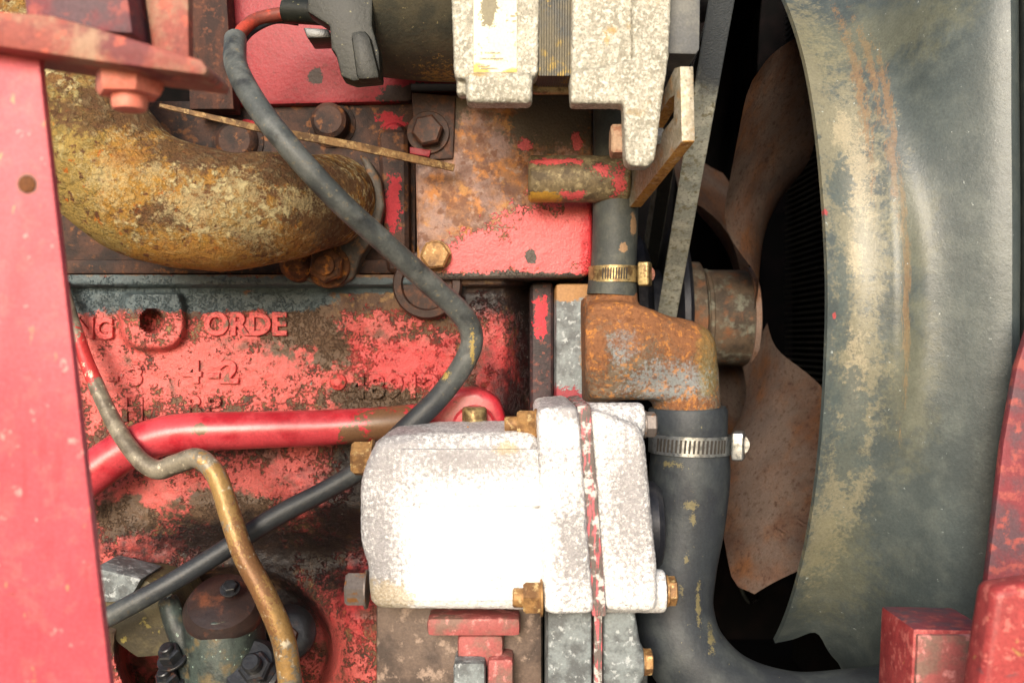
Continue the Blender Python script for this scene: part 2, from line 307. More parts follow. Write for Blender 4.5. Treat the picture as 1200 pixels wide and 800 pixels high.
M['hose'] = mat('rubber_hose', S(46, 51, 56), [dict(c=S(62, 67, 69), s=60, t=.54, w=.12), dict(c=S(42, 46, 52), s=40, t=.55, w=.1), dict(c=S(124, 114, 76), s=330, a=4.0, w=.3, k=.65, y0=-.08, blobs=[(816, 600, 6, 5), (820, 616, 3, 6), (806, 700, 3, 5), (826, 720, 2.5, 20), (795, 550, 10, 3), (812, 665, 2.5, 5), (840, 760, 3, 12)]),
    dict(c=S(120, 116, 90), s=330, t=.69, w=.03)], .55, bump=[(300, .25)], spec=.4)
M['hose2'] = mat('old_bypass_hose', S(58, 62, 60), [dict(c=S(76, 78, 71), s=70, t=.54, w=.12), dict(c=S(54, 58, 58), s=60, t=.57, w=.1), dict(c=S(140, 112, 84), s=160, a=1.0, w=.1, y0=-.03, blobs=[(728, 292, 5, 6), (740, 265, 4, 12)])], .6, bump=[(300, .3)])
M['steel'] = mat('zinc_steel', S(176, 180, 182), [dict(c=S(130, 134, 136), s=300, t=.55, w=.08)], .28, metal=.85, bump=[(300, .15)])
M['steel_old'] = mat('brassy_steel', S(160, 140, 98), [dict(c=S(104, 84, 58), s=220, t=.55, w=.08)], .4, metal=.6, bump=[(400, .3)])
M['rusty_screw'] = mat('rusty_pink_screw', S(128, 80, 66), [dict(c=S(90, 60, 50), s=260, t=.5, w=.08)], .7, bump=[(500, .4)])
M['slot'] = mat('slot_dark', S(52, 48, 44), [], .7)
M['elbow'] = mat('orange_rust_casting', S(112, 98, 82), [
    dict(c=S(90, 80, 68), s=80, t=.5, w=.1), dict(c=S(128, 134, 136), s=160, a=2.0, w=.3, k=.85, y0=-.045, blobs=[(780, 445, 46, 22), (725, 400, 16, 20)]),
    dict(c=S(128, 84, 54), e=.25, s=200, a=1.9, w=.5, k=.9, y0=-.045, blobs=[(755, 370, 64, 36), (718, 358, 40, 34), (800, 392, 38, 34), (700, 410, 9, 30), (800, 472, 26, 7), (690, 400, 8, 40)]),
    dict(c=S(184, 122, 58), s=300, t=.58, w=.05, k=.6), dict(c=S(104, 66, 42), s=460, t=.56, w=.05, k=.7), dict(c=S(128, 120, 66), s=60, a=1.0, w=.2, k=.35, y0=-.045, blobs=[(828, 420, 16, 40)])], .8, bump=[(300, .6), (1000, .45)], spec=.25)
M['greycast'] = mat('grey_casting', S(120, 128, 130), [dict(c=S(86, 90, 92), s=110, t=.5, w=.1), dict(c=S(160, 166, 168), s=260, t=.6, w=.05), dict(c=S(150, 110, 66), s=80, a=1.2, w=.15, blobs=[(665, 340, 30, 14), (688, 400, 8, 50)]),
    dict(c=S(140, 46, 56), s=140, a=1.8, w=.1, blobs=[(655, 465, 30, 12), (640, 385, 5, 40)])], .6, bump=[(300, .5)])
M['rib'] = mat('dark_rib', S(60, 44, 46), [dict(c=S(40, 32, 34), s=90, t=.5, w=.1), dict(c=S(196, 40, 54), s=150, a=1.6, w=.1, blobs=[(635, 360, 9, 14), (634, 385, 8, 12)]), dict(c=S(110, 60, 50), s=300, t=.6, w=.06)], .6, bump=[(400, .5)])
M['pulley'] = mat('dark_pulley', S(44, 46, 54), [dict(c=S(66, 66, 70), s=80, t=.55, w=.1)], .45, metal=.3, bump=[(300, .2)])
M['hub'] = mat('dusty_brown_hub', S(100, 84, 68), [dict(c=S(70, 60, 50), s=60, t=.5, w=.1), dict(c=S(120, 120, 106), s=90, t=.58, w=.08), dict(c=S(126, 84, 56), s=80, t=.6, w=.08)], .7, bump=[(350, .4)])
M['fan'] = mat('rusty_red_fan', S(140, 104, 84), [dict(c=S(124, 94, 78), s=22, t=.5, w=.12), dict(c=S(150, 104, 72), s=60, t=.55, w=.1), dict(c=S(140, 124, 114), s=24, t=.48, w=.12, k=.85), dict(c=S(84, 74, 74), s=26, t=.6, w=.14, k=.5), dict(c=S(92, 66, 54), s=300, t=.6, w=.08, k=.7)], .6, bump=[(350, .3)], spec=.35)
M['belt'] = mat('worn_belt', S(196, 198, 186), [dict(c=S(164, 168, 160), s=90, t=.5, w=.1), dict(c=S(140, 136, 112), s=220, t=.58, w=.05), dict(c=S(118, 120, 112), s=500, t=.58, w=.08, k=.6), dict(c=S(80, 86, 92), s=40, a=.6, w=.3, y0=-.05, blobs=[(845, 40, 40, 60)])], .7, bump=[(900, .6)])
M['beltshade'] = mat('belt_face', S(26, 28, 28), [dict(c=S(40, 40, 36), s=300, t=.57, w=.06)], .7, bump=[(900, .5)])  # inner belt face blackened, painting shade on the far strand
M['shroud'] = mat('dusty_shroud', S(74, 82, 82), [
    dict(c=S(64, 72, 73), s=16, t=.5, w=.2), dict(c=S(84, 91, 89), s=70, d=9, t=.56, w=.14),
    dict(c=S(126, 122, 102), s=120, a=2.4, w=.5, k=.8, y0=-.07, blobs=[(955, 60, 50, 110), (990, 170, 42, 100), (1005, 280, 30, 100), (1003, 440, 24, 90), (998, 560, 24, 70), (985, 640, 24, 60)]),
    dict(c=S(154, 145, 122), s=240, a=3.6, w=.5, k=.75, y0=-.07, blobs=[(1008, 200, 14, 50), (1000, 300, 7, 20), (1000, 440, 10, 40), (1000, 150, 12, 20)]),
    dict(c=S(130, 100, 68), s=300, a=3.4, w=.5, k=.6, y0=-.07, st=(1, 1, .12), blobs=[(1024, 80, 5, 90), (1040, 60, 4, 60), (1050, 110, 4, 60), (1052, 330, 4, 110), (1046, 190, 4, 60)]),
    dict(c=S(116, 114, 88), s=60, a=1.5, w=.5, k=.35, y0=-.07, blobs=[(1060, 20, 50, 40), (1060, 270, 26, 60), (1060, 440, 26, 90), (1010, 690, 40, 70), (1000, 20, 30, 50)]),
    dict(c=S(74, 84, 84), s=90, a=2.4, w=.25, k=.8, y0=-.07, blobs=[(995, 470, 22, 40), (990, 220, 14, 30), (985, 350, 10, 60), (1000, 530, 18, 40)]),
    dict(c=S(160, 72, 74), s=300, a=1.6, w=.2, y0=-.07, blobs=[(934, 60, 4, 3), (967, 248, 3, 4), (974, 370, 2, 4)]),
    dict(c=S(160, 168, 166), s=300, t=.7, w=.02), dict(c=S(46, 54, 58), s=420, t=.71, w=.02)], .38, spec=.45, bump=[(40, .4), (300, .12), (1100, .1)])
M['shroud_dark'] = mat('shroud_frame', S(44, 50, 50), [dict(c=S(60, 64, 60), s=80, t=.55, w=.1)], .6)
M['black'] = mat('sooty_black', S(9, 8, 8), [dict(c=S(18, 13, 13), s=30, t=.55, w=.1)], .9, spec=.08)  # plain black; on the cowl's inner faces it paints in shade
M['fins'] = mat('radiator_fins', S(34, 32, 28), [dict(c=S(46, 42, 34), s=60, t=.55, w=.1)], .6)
M['bracket'] = mat('red_bracket', S(158, 62, 62), [dict(c=S(142, 52, 54), s=140, t=.5, w=.1), dict(c=S(200, 112, 104), s=220, d=9, t=.58, w=.06, k=.7), dict(c=S(160, 116, 70), s=130, t=.66, w=.04), dict(c=S(96, 66, 70), s=70, t=.66, w=.04)], .5, bump=[(200, .3)])
M['bracket_top'] = mat('dull_red_top', S(120, 50, 58), [dict(c=S(88, 62, 70), s=60, t=.5, w=.1), dict(c=S(150, 74, 70), s=150, t=.58, w=.06)], .6, bump=[(200, .3)])
M['shelf'] = mat('faded_red_shelf', S(142, 70, 60), [dict(c=S(160, 136, 110), s=60, t=.58, w=.1, k=.7), dict(c=S(110, 46, 48), s=50, t=.58, w=.06), dict(c=S(190, 90, 70), s=140, t=.6, w=.06)], .6, bump=[(200, .4)])
M['nut_beige'] = mat('beige_nut', S(168, 140, 116), [dict(c=S(140, 100, 78), s=160, t=.52, w=.08)], .6, bump=[(400, .3)])
M['guard'] = mat('grey_guard', S(112, 112, 108), [dict(c=S(88, 90, 92), s=60, t=.5, w=.12)], .6, bump=[(400, .2)])
M['strip'] = mat('ochre_strip', S(136, 104, 66), [dict(c=S(98, 72, 46), s=200, t=.5, w=.08), dict(c=S(164, 136, 92), s=320, t=.58, w=.06)], .7, bump=[(500, .4)])
M['nut_pink'] = mat('pink_nut', S(220, 130, 112), [dict(c=S(190, 86, 60), s=60, t=.55, w=.1)], .5, bump=[(200, .2)])
M['teal'] = mat('teal_casting', S(62, 72, 68), [dict(c=S(38, 44, 43), s=70, t=.5, w=.1), dict(c=S(96, 84, 60), s=80, t=.6, w=.08), dict(c=S(150, 170, 158), s=300, t=.66, w=.04)], .5, bump=[(300, .4)])
M['dome'] = mat('oily_brown_cap', S(54, 40, 36), [dict(c=S(44, 34, 33), s=60, t=.5, w=.1), dict(c=S(96, 58, 42), s=90, t=.62, w=.08)], .4, bump=[(250, .3)], spec=.5)
M['blackmetal'] = mat('oily_black_metal', S(27, 28, 31), [dict(c=S(44, 46, 52), s=90, t=.55, w=.1), dict(c=S(70, 48, 40), s=120, t=.62, w=.05)], .35, spec=.6, bump=[(250, .3)])
M['olive'] = mat('olive_gasket', S(92, 84, 60), [dict(c=S(64, 58, 44), s=80, t=.5, w=.1), dict(c=S(140, 128, 70), s=160, t=.63, w=.04)], .6, bump=[(300, .4)])
M['gasket'] = mat('red_gasket', S(98, 88, 84), [dict(c=S(196, 92, 100), s=150, t=.55, w=.05, st=(4, 1, .6)), dict(c=S(190, 188, 184), s=160, t=.56, w=.05)], .6, bump=[(300, .5)])
M['pumpred'] = mat('grubby_red_pump', S(156, 82, 80), [dict(c=S(120, 92, 82), s=70, t=.52, w=.1), dict(c=S(200, 130, 126), s=150, t=.6, w=.06)], .6, bump=[(300, .4)])
M['pumpdark'] = mat('grubby_brown_pump', S(104, 88, 78), [dict(c=S(74, 62, 56), s=70, t=.52, w=.1), dict(c=S(150, 130, 116), s=150, t=.6, w=.06)], .6, bump=[(300, .4)])
M['straw'] = mat('dry_straw', S(206, 160, 110), [], .7)

M['ground'] = mat('dry_ground', S(126, 117, 104), [dict(c=S(104, 97, 86), s=3, t=.5, w=.1), dict(c=S(170, 162, 148), s=40, t=.6, w=.1)], .9)
bm = B(); bm.faces.new([bm.verts.new(p) for p in ((-12, -12, -1.0), (12, -12, -1.0), (12, 12, -1.0), (-12, 12, -1.0))]); o = obj('ground', bm, M['ground'], None, 0); o['kind'] = 'structure'
# ------------------------------------------------------------------ engine block (casting side, built as a relief)
def block_depth(px, py):
    y = 0.0
    y += -0.007 * (1 - sstep(333, 337, py)) + 0.002 * (sstep(333, 336, py) - sstep(338, 346, py))
    y += 0.010 * sstep(560, 632, px) ** 1.5 + 0.03 * sstep(590, 632, px)
    y += 0.022 * sstep(590, 650, py) * (1 - sstep(700, 720, py) * 0) * sstep(120, 300, px)
    # sump flange swelling out at the bottom, with a round mouth for the lift pump
    q = math.hypot((px - 265) / 125, (py - 760) / 92)
    out = sstep(655, 725, py) * sstep(330, 420, px)
    y -= 0.045 * out
    y -= 0.030 * sstep(700, 740, py) * (1 - sstep(150, 215, px))
    y = y * sstep(0.92, 1.06, q) + (0.035) * (1 - sstep(0.92, 1.06, q))
    # cast boss with a drilled hole
    q = max(abs(px - 179) - 10, 0) ** 2 + max(375 - py, 0) ** 2 * 0.3 + max(py - 382, 0) ** 2
    if py > 343: y -= 0.009 * (1 - sstep(24, 31, math.sqrt(q)))
    y += 0.018 * (1 - sstep(12.5, 14.5, math.hypot(px - 178, py - 376)))
    # soft casting swell round the core plug and rust bulge
    y -= 0.005 * (1 - sstep(14, 46, math.hypot((px - 392), (py - 372))))
    p = Vector((px * .02, py * .02, 0))
    y += 0.0012 * mnoise.fractal(p, 1.0, 2.0, 3) + 0.0005 * mnoise.fractal(p * 6, 1.0, 2.0, 3)
    return y
block = thing('engine_block', 'red painted cast iron engine block with worn paint and raised lettering', 'engine block', W(350, 860, .1))
bm = B(); GX = [60 + i * 2.3 for i in range(int((632 - 60) / 2.3) + 1)]; GY = [322 + i * 2.3 for i in range(int((870 - 322) / 2.3) + 1)]
rows = [[bm.verts.new(W(a, b, block_depth(a, b))) for a in GX] for b in GY]
for A, C in zip(rows, rows[1:]):
    for i in range(len(A) - 1): bm.faces.new((A[i], A[i + 1], C[i + 1], C[i]))
ring = rows[0] + [r[-1] for r in rows[1:]] + rows[-1][-2::-1] + [r[0] for r in rows[-2:0:-1]]
back = [bm.verts.new((v.co.x, 0.36, v.co.z)) for v in ring]
for i in range(len(ring)):
    j = (i + 1) % len(ring); bm.faces.new((ring[i], back[i], back[j], ring[j]))
obj('casting', bm, M['block'], block, 60)
for txt, px, py, h, wd, mm in (('NG', 111, 386, 23, .9, 'letters'), ('ORDE', 288, 381, 25, 1.0, 'letters'), ('- 3', 148, 441, 22, 1.2, 'block'), ('4', 226, 437, 24, 1.2, 'block'),
                               ('-2', 262, 437, 25, 1.2, 'letters'), ('H', 156, 481, 26, 1.0, 'block'), ('RP', 237, 476, 22, 1.2, 'block'), ('48912', 462, 454, 26, 1.15, 'block')):
    y = sum(block_depth(px + k, py) for k in (-15, 0, 15)) / 3
    meshobj('raised_lettering', text_mesh(txt, px, py, h, y - .0004, .0013, wd), M[mm], block, 40)
bm = lathe(B(), W(397, 447, .002), -Y, [(0, .0052), (.004, .0048), (.006, .002)], 16); obj('cast_dot', bm, M['letters'], block)
# half-round core plug under the head joint
bm = lathe(B(), W(503, 335, .006), -Y, [(0, PX(40)), (.014, PX(40)), (.016, PX(38)), (.016, PX(30)), (.013, PX(28)), (.013, .0005)], 48); obj('core_plug', bm, M['darkbolt'], block)
# ribbed front corner
bm = prism(B(), rect(621, 330, 649, 820), .008, .2, .004, 3); obj('corner_rib', bm, M['rib'], block)

# front plate and water pump flange
tc = thing('water_pump_body', 'grey cast flange between red block corner and rusty coolant elbow', 'water pump', W(690, 860, .06))
bm = prism(B(), [(651, 332), (700, 332), (712, 480), (760, 560), (760, 840), (651, 840)], -.008, .2, .003, 2); obj('flange', bm, M['greycast'], tc)
bm = lathe(B(), W(655, 470, .0), Vector((0, -1, 0)), [(-.01, .004), (.004, .004), (.005, .003)], 12); obj('stud', bm, M['rusty_screw'], tc)

# ------------------------------------------------------------------ cylinder head
head = thing('cylinder_head', 'grimy dark red cylinder head behind the rusty manifold', 'cylinder head', W(360, 325, .1))
bm = prism(B(), rect(60, 118, 487, 322), .010, .36, .002); obj('casting', bm, M['head'], head)
bm = prism(B(), rect(60, 304, 520, 321), .002, .03, .002); obj('joint_edge', bm, M['head'], head)
bm = prism(B(), [(440, 150), (478, 150), (480, 320), (452, 320)], -.004, .02, .006, 3); obj('port_rib', bm, M['head'], head)
for a, b, r, h in ((390, 147, 23, .014), (464, 163, 17, .010), (280, 168, 26, .008)):
    bm = lathe(B(), W(a, b, .012), -Y, [(0, PX(r + 6)), (.003, PX(r + 5)), (.004, PX(r)), (h, PX(r * .9)), (h + .002, PX(r * .7))], 28); obj('head_bolt', bm, M['head'], head)
# upper cover painted red
cov = thing('rocker_cover_side', 'bright red painted cover panel behind the alternator wiring', 'engine cover', W(380, 120, .03))
bm = prism(B(), [(200, -60), (700, -60), (700, 100), (484, 100), (482, 119), (262, 124)], .004, .3, .0025); obj('panel', bm, M['redpanel'], cov)

# ------------------------------------------------------------------ front head plate
pl = thing('thermostat_housing', 'rust brown housing plate with pink red paint left on its lower corner', 'housing', W(590, 325, 0))
bm = B(); prism(bm, [(485, 112), (696, 108), (694, 318), (684, 325), (489, 328)], -.014, .12, .0035, 3); obj('plate', bm, M['plate'], pl)
bm = prism(B(), [(482, 108), (534, 112), (531, 186), (486, 188)], -.0165, .0, .0015); obj('bolt_pad', bm, M['darkbolt'], pl)
bm = hexm(B(), W(502, 156, -.0163), -Y, PX(18), .008, .002, rot=.2); obj('bolt', bm, M['darkbolt'], pl)
bm = hexm(B(), W(511, 300, -.0138), -Y, PX(17), .008, .0015, rot=.1, wr=1.05); obj('bolt', bm, M['brass'], pl)
bm = prism(B(), [(480, 172), (505, 176), (503, 184), (480, 180)], -.019, -.015, .0006); obj('paint_flake', bm, M['redpanel'], pl)

# spacer tube
sp = thing('spacer_tube', 'short thick spacer tube with flaking red paint beneath the alternator', 'spacer', W(678, 240, -.03))
bm = lathe(B(), W(619, 210, -.036), X, [(0, .0112), (.0015, .0128), (.0535, .0128), (.055, .0115), (.055, .005), (.045, .005)], 40); obj('tube', bm, M['boss'], sp)

# ------------------------------------------------------------------ exhaust manifold
man = thing('exhaust_manifold', 'thick scaly rust coloured exhaust manifold pipe curving behind red beam', 'manifold', W(250, 330, -.03))
bm = tube(B(), [(40, -40, -.05, 78), (60, 60, -.055, 78), (95, 150, -.06, 78), (160, 222, -.062, 76), (250, 247, -.06, 71), (312, 244, -.055, 66), (352, 240, -.045, 59), (380, 236, -.026, 54), (390, 234, -.004, 52)], n=48, per=14, wob=.03)
obj('pipe', bm, M['manifold'], man, 80)
bm = B(); prism(bm, [(330, 302), (352, 296), (386, 288), (420, 262), (428, 200), (420, 180), (432, 186), (446, 210), (450, 240), (444, 268), (424, 298), (414, 326), (396, 336), (374, 336), (358, 328)], -.012, .006, .003, 3); obj('flange', bm, M['flange_grey'], man)
bm = lathe(B(), W(348, 309, -.014), -Y, [(-.012, PX(22)), (.003, PX(19)), (.007, PX(10))], 24); obj('flange_ear', bm, M['rust'], man)
bm = hexm(B(), W(386, 313, -.0125), -Y, PX(20), .010, .003, .003, rot=.4, wr=1.22); obj('bolt', bm, M['rust'], man)

# ------------------------------------------------------------------ rusty bar and rods
bm = prism(B(), [(216, -60), (262, -60), (274, 128), (222, 128)], -.012, .004, .001); o = obj('rusty_bar', bm, M['dbrown']); tag(o, 'dark brown rusty upright bar beside the red cover panel', 'bar')
bm = B()
P = [W(188, 124, -.085), W(300, 150, -.075), W(420, 172, -.055), W(532, 197, -.026)]
A = []
for p, hw in zip(P, (.0009, .0017, .0021, .0019)): A.append((p, hw))
up = Vector((.2, 0, 1)).normalized()
vr = []
for p, hw in A: vr.append([bm.verts.new(p + up * hw - Y * .0014), bm.verts.new(p + up * hw + Y * .0014), bm.verts.new(p - up * hw + Y * .0014), bm.verts.new(p - up * hw - Y * .0014)])
for a, b in zip(vr, vr[1:]):
    for i in range(4): bm.faces.new((a[i], a[(i + 1) % 4], b[(i + 1) % 4], b[i]))
bm.faces.new(vr[0]); bm.faces.new(vr[-1][::-1])
o = obj('heat_strip', bm, M['strip']); tag(o, 'thin flat rusty metal strip slanting above the manifold', 'metal strip')

# ------------------------------------------------------------------ red coolant pipe
rp = thing('coolant_pipe', 'glossy red painted pipe running across the block to a bolted flange', 'pipe', W(340, 530, -.02))
bm = tube(B(), [(60, 590, -.03, 26), (105, 556, -.028, 25), (150, 526, -.026, 24), (205, 508, -.026, 23), (290, 504, -.026, 22), (380, 501, -.024, 21), (440, 497, -.022, 20), (500, 492, -.016, 20)], n=28, per=8); obj('pipe', bm, M['redpipe'], rp)
bm = B()
prism(bm, [(462, 500), (500, 474), (530, 456), (560, 454), (584, 466), (593, 490), (590, 530), (470, 530)], -.022, .004, .005, 3)
obj('flange', bm, M['redpipe'], rp)
bm = lathe(B(), W(556, 500, -.022), -Y, [(0, PX(25)), (.006, PX(25)), (.008, PX(22))], 28); obj('flange_washer', bm, M['redpipe'], rp)
bm = lathe(B(), W(556, 506, -.036), Z, [(0, .0068), (.0125, .0068), (.0138, .0058)], 20); obj('stud', bm, M['steel_old'], rp)

# ------------------------------------------------------------------ cables and fuel pipe
cb = thing('wiring_conduit', 'long black wiring conduit looping over the manifold and down the block', 'cable', W(330, 720, -.05))
bm = tube(B(), [(276, 46, -.062, 13), (277, 78, -.08, 13.5), (300, 122, -.096, 14), (342, 176, -.105, 14), (395, 234, -.1, 14), (450, 284, -.085, 13.5), (505, 334, -.065, 13.5), (541, 368, -.055, 13.5), (553, 396, -.05, 13.5), (542, 428, -.048, 13), (512, 468, -.045, 13), (470, 508, -.044, 12.5), (430, 545, -.04, 11.5), (380, 575, -.04, 11.5), (320, 607, -.045, 12), (250, 652, -.052, 11.5), (190, 688, -.058, 11.5), (120, 726, -.06, 12), (60, 755, -.06, 12)], n=20, per=10, wob=.03)
sheath = obj('sheath', bm, M['cable'], cb, 80)
bm = tube(B(), [(277, 52, -.064, 8), (284, 36, -.058, 8), (304, 22, -.05, 8), (345, 14, -.045, 8)], n=16, per=8); obj('red_wire', bm, M['wire_red'], cb, 80)
bm = tube(B(), [(280, 54, -.06, 4.5), (296, 36, -.052, 4.5), (322, 24, -.045, 4.5), (350, 26, -.042, 4.5)], n=12, per=8); obj('black_wire', bm, M['cable2'], cb, 80)
bm = tube(B(), [(72, 330, -.01, 7), (86, 378, -.018, 7.5), (104, 430, -.026, 8.5), (132, 492, -.036, 9.5), (160, 534, -.046, 10.5), (184, 550, -.05, 11.5), (205, 544, -.052, 12), (232, 537, -.056, 12), (254, 558, -.06, 12), (270, 605, -.066, 12.5), (286, 650, -.072, 13), (312, 700, -.078, 13.5), (332, 750, -.08, 14), (340, 800, -.08, 14), (345, 850, -.08, 14)], n=20, per=10, wob=.04)
o = obj('fuel_pipe', bm, M['fuelpipe'], None, 80); tag(o, 'bent thin steel fuel pipe turning rusty yellow towards the bottom', 'pipe')

# ------------------------------------------------------------------ hydraulic pump
hp = thing('hydraulic_pump', 'bright cast aluminium hydraulic pump bolted below the coolant elbow', 'pump', W(600, 860, -.06))
bm = B(); prism(bm, [(440, 512), (500, 508), (632, 506), (636, 718), (432, 716), (429, 664), (420, 640), (420, 560), (433, 530)], -.108, -.03, .010, 3)
me = blend(bm, .0013, 5); roughen(me, .0003, 500); obj_body = meshobj('housing', me, M['alu'], hp, 0)
for f in me.polygons: f.use_smooth = True
bm = prism(B(), rect(470, 526, 634, 593.2), -.1098, -.10, .001); obj('cover_plate', bm, M['alu'], hp)
bm = prism(B(), rect(470, 595.6, 635, 704), -.1098, -.10, .001); obj('cover_plate', bm, M['alu'], hp)
bm = B(); prism(bm, [(629, 478), (678, 474), (697, 721), (637, 721)], -.118, -.03, .004, 2); me = blend(bm, .0013, 2); roughen(me, .0003, 500); meshobj('rear_flange', me, M['alu'], hp, 0)
bm = prism(B(), [(676, 476), (692, 474), (711, 722), (694, 722)], -.1135, -.03, .001); obj('gasket', bm, M['gasket'], hp)
bm = B(); prism(bm, [(690, 478), (752, 500), (757, 520), (771, 666), (771, 718), (708, 718)], -.112, -.03, .005, 3)
lathe(bm, W(684, 493, -.092), X, [(0, PX(22, -.1)), (.029, PX(22, -.1)), (.0295, PX(20, -.1))], 32)
lathe(bm, W(702, 692, -.096), X, [(0, PX(25, -.1)), (.0315, PX(25, -.1)), (.032, PX(22, -.1))], 32)
me = blend(bm, .0013, 3); roughen(me, .0003, 500); meshobj('front_flange', me, M['alu'], hp, 0)
for f in hp.children:
    for q in f.data.polygons: q.use_smooth = True
for a, b, y, ax, r, h, st, mm in ((629, 497, -.098, -X, 17, .0085, .006, 'brass'), (636, 700, -.113, -X, 20, .008, .005, 'brass'), (438, 537, -.085, -X, 21, .0095, 0, 'brass'), (431, 690, -.085, -X, 21, .0095, 0, 'bolt_grey'),
                             (754, 497, -.092, X, 15, .005, 0, 'bolt_grey'), (780, 692, -.096, X, 17, .004, 0, 'brass'), (752, 775, -.09, X, 15, .004, 0, 'brass')):
    bm = hexm(B(), W(a, b, y), ax, PX(r, y), h, .0012, st, rot=.25, wr=1.08); obj('bolt', bm, M[mm], hp)
bm = lathe(B(), W(700, 615, -.05), X, [(0, .0235), (.03, .0235), (.033, .021), (.035, .012)], 40); obj('drive_boss', bm, M['pulley'], hp)
bm = prism(B(), rect(641, 712, 694, 880), -.104, -.03, .003, 2); obj('lower_rear_flange', bm, M['greycast'], hp)
bm = prism(B(), rect(696, 712, 706, 880), -.099, -.03, .001, 2); obj('lower_gasket', bm, M['gasket'], hp)
bm = B(); prism(bm, [(707, 712), (744, 712), (752, 760), (752, 880), (707, 880)], -.098, -.03, .003, 2); lathe(bm, W(712, 775, -.09), X, [(0, PX(21, -.09)), (.017, PX(21, -.09)), (.0175, PX(19, -.09))], 28); me = blend(bm, .0013, 3); meshobj('lower_front_flange', me, M['greycast'], hp, 80)
# lower half of the pump, set back under the aluminium body
bm = prism(B(), rect(440, 700, 636, 880), -.075, -.02, .004, 2); obj('lower_body', bm, M['pumpdark'], hp)
bm = prism(B(), rect(500, 724, 610, 746), -.092, -.07, .003, 2); obj('port_pad', bm, M['pumpred'], hp)
bm = prism(B(), rect(536, 744, 590, 782), -.086, -.07, .003, 2); obj('port_neck', bm, M['pumpred'], hp)
bm = prism(B(), rect(531, 776, 569, 860), -.096, -.07, .003, 2); obj('port_block', bm, M['greycast'], hp)
bm = prism(B(), rect(571, 772, 602, 860), -.092, -.07, .003, 2); obj('port_block', bm, M['pumpred'], hp)
bm = tube(B(), [(548, 500, -.075, 1.2), (556, 508, -.088, 1.2), (566, 513, -.096, 1.0), (578, 509, -.097, .9), (592, 506, -.1, .8), (606, 505, -.1, .5)], n=6, per=4)
o = obj('straw', bm, M['straw']); tag(o, 'tiny curled wisp of dry straw lying on the aluminium pump', 'straw')

# ------------------------------------------------------------------ coolant elbow, hoses, clamps
el = thing('coolant_elbow', 'orange rusted cast coolant elbow joining the two rubber hoses', 'elbow', W(760, 500, -.04))
bm = B()
tube(bm, [(690, 412, -.036, 60), (715, 412, -.038, 59), (750, 414, -.04, 54), (782, 426, -.04, 47), (801, 452, -.04, 41), (806, 490, -.04, 39)], n=40, per=8)
prism(bm, [(690, 352), (742, 352), (796, 374), (826, 402), (834, 430), (834, 470), (770, 470), (690, 470)], -.058, -.02, .008, 3)
tube(bm, [(800, 418, -.04, 38), (803, 440, -.04, 39), (806, 500, -.04, 39)], n=40, per=6)
lathe(bm, W(780, 415, -.04), X, [(-.03, .018), (-.01, .0205), (.006, .0205), (.016, .018), (.024, .013), (.027, .006)], 32)
tube(bm, [(720, 405, -.03, 30), (720, 360, -.03, 28), (720, 330, -.03, 26)], n=32, per=4)
prism(bm, [(684, 346), (700, 346), (706, 476), (686, 476)], -.034, .01)
me = blend(bm, .0016, 14, .6); roughen(me, .0002, 500); o = meshobj('casting', me, M['elbow'], el, 0)
for f in me.polygons: f.use_smooth = True

def clamp(name, label, c, ax, r, wd, m, ms, ang0, nslot, hang):
    a, u, v = frame(ax)
    t = thing(name, label, 'hose clamp', c, None)
    lathe_bm = lathe(B(), c, ax, [(-wd / 2, r), (-wd / 2, r + .0009), (wd / 2, r + .0009), (wd / 2, r), (-wd / 2, r)], 64, cap=False); obj('band', lathe_bm, m, t)
    bm = B()
    for k in range(nslot):
        q = ang0 + k * .105; d = (u * math.cos(q) + v * math.sin(q)); tg = a.cross(d)
        ctr = c + d * (r + .0008); qd = []
        for sa, sb in ((-1, -1), (1, -1), (1, 1), (-1, 1)): qd.append(ctr + a * (sa * wd * .34) + tg * (sb * r * .026 + sa * r * .012))
        sweep(bm, qd, d * .0004)
    o = obj('worm_slots', bm, M['slot'], t); o['kind'] = 'stuff'
    d = u * math.cos(hang) + v * math.sin(hang); tg = a.cross(d)
    hc = c + d * (r + .0045)
    bm = B(); qd = [hc + a * (sa * wd * .74) + tg * (sb * r * .34) for sa, sb in ((-1, -1), (1, -1), (1, 1), (-1, 1))]
    sweep(bm, [p - d * .003 for p in qd], d * .0065, .0018, 3); obj('screw_housing', bm, m, t)
    bm = hexm(B(), hc + tg * r * .25, tg, wd * .42, .0035, .001, rot=.2); obj('screw', bm, ms, t)
    return t
bh = thing('bypass_hose', 'dark grey vertical rubber bypass hose left of the fan belt', 'hose', W(720, 345, -.03))
bm = tube(B(), [(722, 90, -.026, 26.5), (722, 180, -.028, 26.5), (721, 260, -.03, 26.5), (719, 312, -.03, 26.5), (718, 330, -.03, 28.5), (717, 346, -.03, 29.5)], n=36, per=8); obj('tube', bm, M['hose2'], bh, 50)
clamp('bypass_hose_clamp', 'small brassy worm drive clamp round the upper bypass hose', W(719, 322, -.03), Z, PX(27.5, -.03), PX(19, -.03), M['steel_old'], M['rusty_screw'], R(150), 10, R(248))
lh = thing('radiator_hose', 'wide dark rubber radiator hose curving down and right beside the fan', 'hose', W(800, 830, -.04))
bm = tube(B(), [(806, 478, -.04, 44), (807, 497, -.04, 44), (808, 522, -.04, 45), (808, 556, -.04, 47), (803, 610, -.04, 46), (794, 665, -.042, 45), (790, 715, -.045, 46), (806, 768, -.05, 48), (856, 812, -.054, 46), (930, 832, -.056, 44), (1010, 828, -.056, 44), (1060, 822, -.056, 44)], n=44, per=8); obj('tube', bm, M['hose'], lh, 50)
